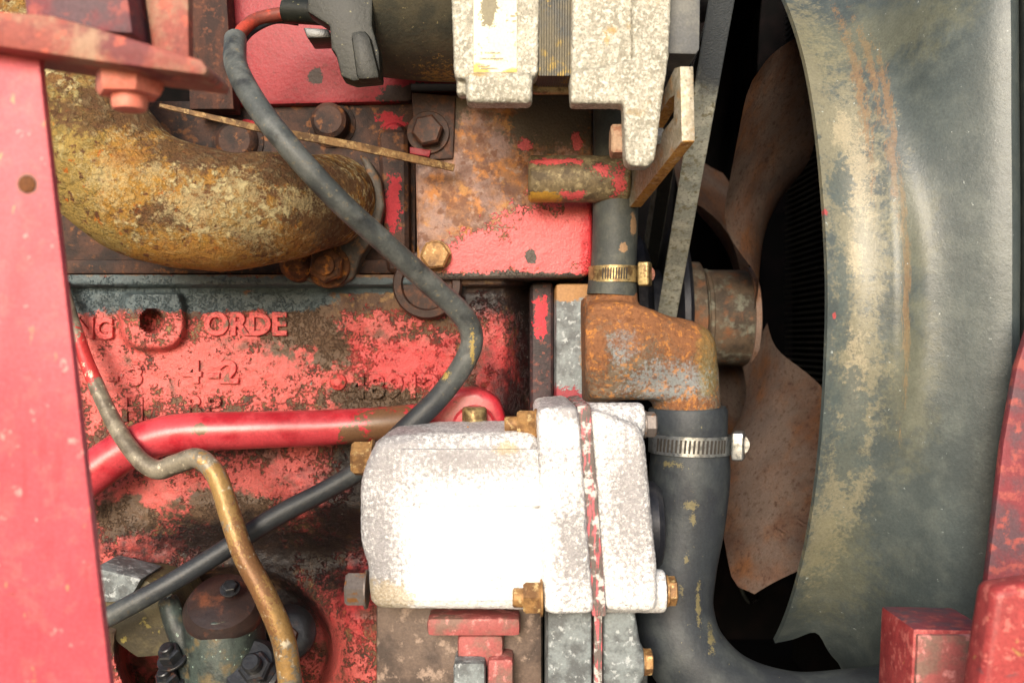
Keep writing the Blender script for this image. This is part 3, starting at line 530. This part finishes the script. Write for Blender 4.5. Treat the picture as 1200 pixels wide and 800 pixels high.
bm = lathe(B(), W(806, 478, -.04), -Z, [(0, PX(40, -.04)), (0, PX(45, -.04)), (.001, PX(46, -.04)), (.012, PX(46, -.04)), (.016, PX(45, -.04))], 44, cap=False); obj('end_lip', bm, M['hose'], lh)
clamp('radiator_hose_clamp', 'shiny zinc worm drive clamp at the top of the radiator hose', W(808, 519, -.04), Vector((.02, 0, 1)), PX(46, -.04), PX(22, -.04), M['steel'], M['steel'], R(122), 18, R(252))

# ------------------------------------------------------------------ alternator
alt = thing('alternator', 'alternator with pale weathered aluminium end brackets and dark rear housing', 'alternator', W(600, 110, -.05))
AY = -.05; AZ = .21
def ax0(px, y=-.115): return (px - 600) / FPX * (CAMD + y)
def alathe(name, prof, m, n=72): # profile given as (px on the near side, radius)
    bm = lathe(B(), Vector((0, AY, AZ)), X, [(ax0(p), r) for p, r in prof], n); return obj(name, bm, m, alt, 30)
alathe('rear_housing', [(404, .050), (412, .062), (420, .0665), (470, .0685), (530, .0695)], M['altbody'])
def bracket(name, prof, polys):
    bm = lathe(B(), Vector((0, AY, AZ)), X, [(ax0(p), r) for p, r in prof], 72)
    for poly, y0, y1, bv in polys: prism(bm, poly, y0, y1, bv, 3)
    me = blend(bm, .00085, 2); roughen(me, .0003, 700); return meshobj(name, me, M['alu_alt'], alt, 80)
bracket('rear_bracket', [(527, .060), (528, .0735), (553, .0735), (554, .0748), (606, .0748), (607, .0735), (631, .0735), (632, .06)],
        [([(527, -60), (633, -60), (631, 86), (625, 92), (536, 92), (532, 86)], -.1125, -.098, .002), (rect(546, 84, 624, 120), -.1165, -.102, .003), (rect(535, 92, 550, 111), -.108, -.098, .002)])
alathe('stator_core', [(628, .060), (630, .0694), (674, .0694), (676, .06)], M['stator'])
bm = B()
for k in range(13): prism(bm, [(632 + k * 3.1, -60), (633.9 + k * 3.1, -60), (633.9 + k * 3.0, 89), (632 + k * 3.0, 89)], -.1105, -.09)
prism(bm, [(629, -60), (675, -60), (672, 88), (629, 88)], -.1085, -.088)
o = obj('laminations', bm, M['stator'], alt, 0); o['kind'] = 'stuff'
bracket('front_bracket', [(668, .060), (669, .0735), (680, .0748), (740, .0748), (746, .0735), (752, .0748), (786, .0748), (787, .06)],
        [([(672, -60), (740, -60), (740, 84), (669, 88)], -.1125, -.098, .002), ([(741, -60), (790, -60), (784, 66), (776, 120), (741, 120)], -.1165, -.098, .002), ([(670, 84), (786, 60), (783, 70), (776, 120), (768, 186), (760, 195), (738, 194), (733, 186), (731, 121), (669, 121), (668, 92)], -.1165, -.103, .003)])
# label stuck on the rear bracket
bm = prism(B(), rect(555, -40, 606, 85), -.1131, -.112, .0002, 1); lab = obj('label', bm, M['sticker'], alt)
bm = B()
for x0, x1, y0 in ((562, 584, 79.5), (560, 574, 76.5), (562, 590, 68), (568, 586, 61), (598, 604, 18), (600, 605, 24)): prism(bm, rect(x0, y0, x1, y0 + 1.6), -.1134, -.1129)
obj('label_print', bm, M['print'], lab, 0)
# through-bolt bosses and long bolts below
def low(py, y): return W(600, py, y)
for (p0, p1, r, mm, nm) in ((482, 536, 4.5, 'black', 'through_bolt'), (624, 670, 8, 'steel_old', 'through_bolt')):
    y = -.086; a = W(p0, 103, y); b = W(p1, 103, y); L_ = b.x - a.x; r = PX(r, y)
    bm = lathe(B(), a, X, [(0, r * .9), (.001, r), (L_ - .001, r), (L_, r * .9)], 28); obj(nm, bm, M[mm], alt)
bm = hexm(B(), W(734, 166, -.098), -X, PX(20, -.098), .0065, .0014, rot=.2, wr=1.1); obj('bolt', bm, M['nut_beige'], alt)
# rear cover moulding and cable boot
bm = B(); prism(bm, [(392, -60), (438, -60), (436, 30), (444, 60), (446, 92), (414, 95), (400, 90), (393, 62), (388, 58), (386, 30), (360, 14), (360, -60)], -.1, -.086, .003, 2); obj('rear_cover', bm, M['plastic'], alt)
bm = B(); prism(bm, [(410, 36), (428, 34), (434, 44), (446, 92), (418, 94)], -.105, -.095, .003, 2); obj('cover_rib', bm, M['plastic'], alt)
bm = B(); tube(bm, [(336, 12, -.05, 15), (366, 14, -.055, 15), (396, 16, -.06, 15)], n=20, per=4); obj('cable_boot', bm, M['plastic'], alt)
bm = prism(B(), [(355, 32), (385, 34), (388, 44), (360, 45)], -.07, -.05, .001); obj('terminal', bm, M['blackmetal'], alt)
# pulley and fan boss at the drive end
alathe('pulley', [(783, .030), (786, .036), (800, .034), (812, .030), (828, .030), (840, .036), (860, .038), (862, .020)], M['pulley'], 48)
bm = prism(B(), [(788, -60), (822, -60), (820, 58), (816, 64), (782, 63)], -.1, -.06, .003, 2); obj('drive_end_guard', bm, M['guard'], alt)

# slotted adjusting strap
st = thing('adjusting_strap', 'slotted rusty steel strap linking the alternator lug to the spacer tube', 'strap', W(770, 245, -.06))
F = [W(795, 80, -.118), W(797, 166, -.118), W(768, 196, -.08), W(734, 240, -.035), W(729, 238, -.03), W(733, 196, -.032), W(757, 140, -.07), W(783, 96, -.104)]
# two cheeks and two bridges leave the slot open
n0 = (F[1] - F[0]).cross(F[3] - F[1]).normalized()
o0 = F[0]
def onp(px, py):  # where the sight line meets the strap's plane
    c = Vector((0, -CAMD, 0)); d = W(px, py, 0) - c; return c + d * ((F[1] - c).dot(n0) / d.dot(n0))
F = [F[0], F[1], F[3]]
outer = [(797, 78), (799, 166), (738, 243), (731, 238), (736, 196), (790, 80)]
slot = [(790, 112), (789, 138), (764, 170), (760, 168), (762, 152), (784, 116)]
bm = B(); n = 6; tv = X * .0062
A = [bm.verts.new(onp(*p)) for p in outer]; C = [bm.verts.new(onp(*p)) for p in slot]
A2 = [bm.verts.new(v.co + tv) for v in A]; C2 = [bm.verts.new(v.co + tv) for v in C]
for i in range(n):
    j = (i + 1) % n
    bm.faces.new((A[i], A[j], C[j], C[i])); bm.faces.new((A2[i], C2[i], C2[j], A2[j])); bm.faces.new((A[i], A2[i], A2[j], A[j])); bm.faces.new((C[i], C[j], C2[j], C2[i]))
bmesh.ops.recalc_face_normals(bm, faces=bm.faces); bevel(bm, .0007, 2); so = obj('bar', bm, M['strap'], st)
so.data.materials.append(M['strap_edge'])
for f in so.data.polygons:
    if abs(f.normal.x) < .55 and f.normal.z < -.25: f.material_index = 1
c = onp(772, 160); bm = hexm(B(), c + X * -.002, X, .0045, .004, rot=.1); obj('bolt', bm, M['steel'], st)

# ------------------------------------------------------------------ belt, pulley, fan
FY, FZ = .1785, .018
BX = .108
fp = thing('fan_pulley', 'dark belt pulley with dusty brown hub in front of the fan', 'pulley', (BX, FY, FZ - .07))
bm = lathe(B(), Vector((.088, FY, FZ)), X, [(0, .03), (.002, .060), (.008, .063), (.012, .058), (.014, .052), (.016, .037), (.024, .037), (.027, .056), (.033, .068), (.037, .069), (.040, .066), (.042, .04)], 64); obj('sheave', bm, M['pulley'], fp)
bm = lathe(B(), Vector((.129, FY, FZ)), X, [(0, .040), (.002, .043), (.013, .043), (.0145, .040), (.0155, .0365), (.016, .0365)], 48); obj('hub_flange', bm, M['hub'], fp)
bm = lathe(B(), Vector((.145, FY, FZ)), X, [(0, .0365), (.0005, .0378), (.003, .0378), (.004, .0368), (.034, .0368), (.036, .035)], 48); obj('hub', bm, M['hub'], fp)
def belt_loop():
    c1 = Vector((FY, FZ)); r1 = .042; c2 = Vector((AY + .0, AZ)); r2 = .034
    d = c2 - c1; L_ = d.length; base = math.atan2(d.y, d.x); be = math.acos((r1 - r2) / L_); pts = []
    for k in range(25):
        q = base + be + (2 * math.pi - 2 * be) * k / 24; pts.append(c1 + Vector((math.cos(q), math.sin(q))) * r1)
    for k in range(17):
        q = base - be + (2 * be) * k / 16; pts.append(c2 + Vector((math.cos(q), math.sin(q))) * r2)
    out = []
    for i, p in enumerate(pts):
        nx = pts[(i + 1) % len(pts)]; m = max(1, int((nx - p).length / .006))
        out += [p.lerp(nx, k / m) for k in range(m)]
    return out
bl = belt_loop(); bm = B(); rows = []; nb = len(bl)
for i, p in enumerate(bl):
    tg = (bl[(i + 1) % nb] - bl[i - 1]).normalized(); nn = Vector((tg.y, -tg.x))
    row = []
    for dx, dn in ((-.0068, .0042), (-.0062, .0048), (.0062, .0048), (.0068, .0042), (.0046, -.0045), (-.0046, -.0045)):
        q = p + nn * dn; row.append(bm.verts.new((BX + dx, q.x, q.y)))
    rows.append(row)
for i in range(nb):
    A, C = rows[i], rows[(i + 1) % nb]
    for k in range(6): bm.faces.new((A[k], A[(k + 1) % 6], C[(k + 1) % 6], C[k]))
o = obj('fan_belt', bm, M['belt'], None, 30); o.data.materials.append(M['beltshade'])
for f in o.data.polygons:
    if f.index % 6 == 4: f.material_index = 1; tag(o, 'worn grey rubber drive belt running up to the alternator', 'belt')

fan = thing('cooling_fan', 'four bladed rusty red cooling fan in front of the radiator', 'fan', (.18, FY, FZ - .24))
bm = lathe(B(), Vector((.178, FY, FZ)), X, [(0, .039), (.004, .039), (.005, .037)], 40); obj('centre_plate', bm, M['fan'], fan)
def blade(ang):
    bm = B(); rows = []
    er = Vector((0, -math.cos(ang), math.sin(ang))); et = Vector((0, math.sin(ang), math.cos(ang)))
    NR, NC = 22, 14
    for i in range(NR + 1):
        t = i / NR; r = .03 + t * .197
        wch = .024 + .024 * sstep(.05, .45, t)
        pit = R(12) + R(36) * sstep(.1, .5, t); dish = -.006 * sstep(.05, .5, t)
        if t > .86: wch *= math.sqrt(max(0.0, 1 - ((t - .86) / .14) ** 3 * .5))
        row = []
        for k in range(NC + 1):
            s = (k / NC * 2 - 1) * wch
            camber = .005 * (1 - (s / wch) ** 2) * sstep(.1, .6, t)
            sk = .006 * sstep(.2, .6, t)
            p = Vector((.181 + dish, FY, FZ)) + er * r + et * ((s + sk) * math.cos(pit) + camber * math.sin(pit)) + X * ((s) * math.sin(pit) * 1.0 - camber * math.cos(pit))
            row.append(bm.verts.new(p))
        rows.append(row)
    for A, C in zip(rows, rows[1:]):
        for k in range(NC): bm.faces.new((A[k], A[k + 1], C[k + 1], C[k]))
    bmesh.ops.solidify(bm, geom=bm.faces[:], thickness=.0022)
    return bm
for k in range(4): obj('blade', blade(R(45 - 90 * k)), M['fan'], fan, 40)

# ------------------------------------------------------------------ shroud and radiator
sh = thing('radiator_shroud', 'large dusty blue grey fan shroud with tan dirt along its curved lip', 'shroud', (.22, FY - .26, -.25))
def shroud_pt(s, th):
    # s 0 lip, 1 crease, 2 outer body
    if s < 1: x = .1605 + .034 * s; Rr = .2545 + .006 * s - .004 * math.sin(math.pi * s); n = 2.0; a = b = Rr
    else:
        q = s - 1; x = .1945 + .058 * q; e = sstep(0, 1, q); n = 2 + 3.0 * e; a = .2605 - .003 * sstep(0, .25, q) + .018 * sstep(.2, .92, q) - .010 * sstep(.86, 1, q); b = .2605 + .13 * e
    c, d = math.cos(th), math.sin(th)
    k = (abs(c / a) ** n + abs(d / b) ** n) ** (-1 / n)
    return Vector((x, FY - c * k, FZ + d * k))
bm = B(); rows = []; NS, NT = 26, 150
for i in range(NS + 1):
    s = 2.0 * i / NS
    t0 = R(-52.5) + R(3.5) * math.exp(-((s - .62) / .22) ** 2) - R(10) * sstep(.75, 2.0, s)
    rows.append([bm.verts.new(shroud_pt(s, t0 + (R(228) - t0) * k / NT)) for k in range(NT + 1)])
for A, C in zip(rows, rows[1:]):
    for k in range(NT): bm.faces.new((A[k], A[k + 1], C[k + 1], C[k]))
bmesh.ops.recalc_face_normals(bm, faces=bm.faces)
bmesh.ops.solidify(bm, geom=bm.faces[:], thickness=.003)
for v in bm.verts:
    f = mnoise.noise(v.co * 14); v.co += Vector((0, 1, 0)) * (f * .0022)
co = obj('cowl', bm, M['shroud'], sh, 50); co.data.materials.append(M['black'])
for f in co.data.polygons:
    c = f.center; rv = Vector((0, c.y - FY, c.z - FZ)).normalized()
    if f.normal.dot(rv) < -.2 or (f.normal.x > .5 and c.x > .2 and f.normal.dot(rv) < .3): f.material_index = 1  # inner faces blackened, shade inside the cowl put into the colour
bm = B(); b0 = shroud_pt(2, 0)
sweep(bm, [Vector((b0.x, b0.y - .004, FZ - .36)), Vector((b0.x, b0.y - .004, FZ + .36)), Vector((b0.x + .006, b0.y + .03, FZ + .36)), Vector((b0.x + .006, b0.y + .03, FZ - .36))], X * .05, .002); obj('mounting_edge', bm, M['shroud_dark'], sh)
rad = thing('radiator', 'black radiator core with fine fins seen through the fan shroud', 'radiator', (.31, FY, -.36))
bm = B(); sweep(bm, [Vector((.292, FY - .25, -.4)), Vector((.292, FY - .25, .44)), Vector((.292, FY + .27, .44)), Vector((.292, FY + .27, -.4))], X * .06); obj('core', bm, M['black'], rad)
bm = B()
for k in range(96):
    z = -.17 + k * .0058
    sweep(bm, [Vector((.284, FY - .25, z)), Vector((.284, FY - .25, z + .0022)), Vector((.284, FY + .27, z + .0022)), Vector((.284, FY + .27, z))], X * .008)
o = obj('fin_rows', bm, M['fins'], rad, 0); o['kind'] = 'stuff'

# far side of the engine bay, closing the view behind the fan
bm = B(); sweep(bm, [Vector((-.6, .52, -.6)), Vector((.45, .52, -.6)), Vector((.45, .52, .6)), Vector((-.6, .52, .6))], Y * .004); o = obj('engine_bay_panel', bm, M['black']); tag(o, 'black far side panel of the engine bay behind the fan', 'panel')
bm = B(); sweep(bm, [Vector((-.3, .02, -.33)), Vector((.42, .02, -.33)), Vector((.42, .51, -.33)), Vector((-.3, .51, -.33))], Z * -.02); o = obj('chassis_floor', bm, M['black']); tag(o, 'dark chassis plate low down beneath the fan', 'chassis')

# ------------------------------------------------------------------ fuel lift pump, bottom left
lp = thing('fuel_lift_pump', 'oily fuel lift pump with brown cap and teal body, bottom left', 'fuel pump', W(270, 860, -.03))
bm = B(); prism(bm, [(120, 668), (168, 678), (200, 690), (215, 720), (206, 768), (160, 772), (138, 756), (120, 735)], -.028, .02, .004, 2); obj('mounting_flange', bm, M['olive'], lp)
bm = lathe(B(), W(262, 712, -.045), Vector((.05, -.62, .78)), [(-.03, .019), (-.004, .0205), (-.003, .0215), (.000, .0215), (.002, .0205), (.006, .018), (.008, .010), (.0085, .001)], 48); obj('cap', bm, M['dome'], lp)
bm = B(); tube(bm, [(262, 722, -.04, 46), (266, 760, -.042, 46), (270, 830, -.042, 50)], n=32, per=5); tube(bm, [(196, 700, -.04, 12), (206, 730, -.044, 14), (222, 770, -.046, 16), (230, 830, -.046, 18)], n=20, per=5); me = blend(bm, .0013, 5); meshobj('body', me, M['teal'], lp, 80)
bm = lathe(B(), W(304, 792, -.046), Vector((-.1, -.7, .55)), [(0, .016), (.004, .0165), (.005, .015), (.008, .015), (.009, .016), (.012, .016), (.013, .0145), (.016, .0145), (.018, .0125)], 36); obj('union', bm, M['blackmetal'], lp)
bm = hexm(B(), W(303, 786, -.059), Vector((-.1, -.7, .55)), .0088, .007, .001, .006, rot=.3); obj('union_nut', bm, M['blackmetal'], lp)
bm = lathe(B(), W(338, 742, -.008), Vector((.1, -.8, .4)), [(0, .016), (.005, .016), (.008, .013), (.009, .008), (.0092, .003)], 36); obj('inlet_cup', bm, M['blackmetal'], lp)
bm = hexm(B(), W(340, 746, -.016), Vector((.1, -.8, .4)), .005, .006, .001, rot=.3); obj('bolt', bm, M['darkbolt'], lp)
for a, b in ((203, 772), (200, 800)):
    bm = hexm(B(), W(a, b, -.052), Vector((-.2, -.5, .75)), .0062, .006, .0015, .003, rot=.2); obj('bolt', bm, M['blackmetal'], lp)
bm = hexm(B(), W(270, 690, -.052), Vector((.05, -.62, .78)), .004, .003, .001, rot=.2); obj('cap_screw', bm, M['blackmetal'], lp)
bm = B(); prism(bm, [(190, 790), (240, 792), (300, 805), (300, 860), (190, 860)], -.05, -.02, .003, 2); obj('lower_body', bm, M['blackmetal'], lp)
bm = B(); prism(bm, [(110, 664), (166, 678), (150, 706), (110, 706)], -.034, .0, .002, 2); o = obj('aluminium_bracket', bm, M['greycast']); tag(o, 'small grey aluminium bracket peeping out beside the red beam', 'bracket')

# ------------------------------------------------------------------ red frame parts close to the camera
bt = thing('red_beam', 'wide faded pinkish red steel beam down the left side', 'beam', W(40, 860, -.27))
bm = prism(B(), [(-60, 46), (44, 46), (50, 110), (136, 860), (-60, 860)], -.276, -.272, .0012, 2); obj('plate', bm, M['beam'], bt)
bm = lathe(B(), W(32, 216, -.276), -Y, [(-.001, .0028), (.0005, .0026), (.0008, .002)], 20); obj('rivet', bm, M['rust'], bt)
sf = thing('shelf_plate', 'tapering faded red plate end at the top left, above the beam', 'plate', W(100, 100, -.27))
bm = prism(B(), [(-60, 8), (60, 18), (130, 38), (236, 70), (243, 80), (240, 88), (130, 74), (-60, 46)], -.286, -.262, .0015, 2); obj('plate', bm, M['shelf'], sf)
c = W(152, 82, -.268)
bm = lathe(B(), c + Z * .004, -Z, [(0, .0105), (.010, .0105), (.012, .0095)], 6, rot=.5); obj('nut', bm, M['nut_pink'], sf)
bm = lathe(B(), c, -Z, [(0, .0055), (.0105, .0055), (.0125, .005)], 20); obj('bolt_end', bm, M['nut_pink'], sf)
bm = prism(B(), [(20, -80), (140, -80), (156, 40), (30, 30)], -.256, -.225, .002); o = obj('red_upright', bm, M['bracket_top']); tag(o, 'blurred red upright behind the tapering plate, top left corner', 'upright')  # dull red carries the upright's shade in its colour
bm = prism(B(), [(158, -80), (220, -80), (222, 70), (178, 66)], -.244, -.238, .002); o = obj('tan_upright', bm, M['shelf']); tag(o, 'blurred tan upright between red upright and dark rusty bar', 'upright')

rb_ = thing('red_bracket', 'blurred red steel bracket box in the lower right corner', 'bracket', W(1090, 860, -.16))
bm = prism(B(), [(1070, 736), (1162, 738), (1162, 880), (1064, 880)], -.166, -.130, .002); bx_ = obj('box', bm, M['bracket'], rb_); bx_.data.materials.append(M['bracket_top'])
for f in bx_.data.polygons:
    if f.normal.z > .6: f.material_index = 1
bm = prism(B(), [(1076, 744), (1158, 744), (1158, 880), (1070, 880)], -.168, -.164, .0006); obj('face_plate', bm, M['pumpred'], rb_)
bm = prism(B(), [(1166, 690), (1260, 676), (1260, 900), (1134, 900)], -.22, -.205, .004, 3); o = obj('red_post', bm, M['bracket']); tag(o, 'worn red post end at the extreme lower right edge', 'post')
bm = prism(B(), [(1214, 360), (1290, 360), (1290, 740), (1150, 740), (1176, 520), (1192, 430)], -.13, -.125, .001); o = obj('red_side_panel', bm, M['bracket_top']); tag(o, 'dull red panel edge right of the shroud', 'panel')
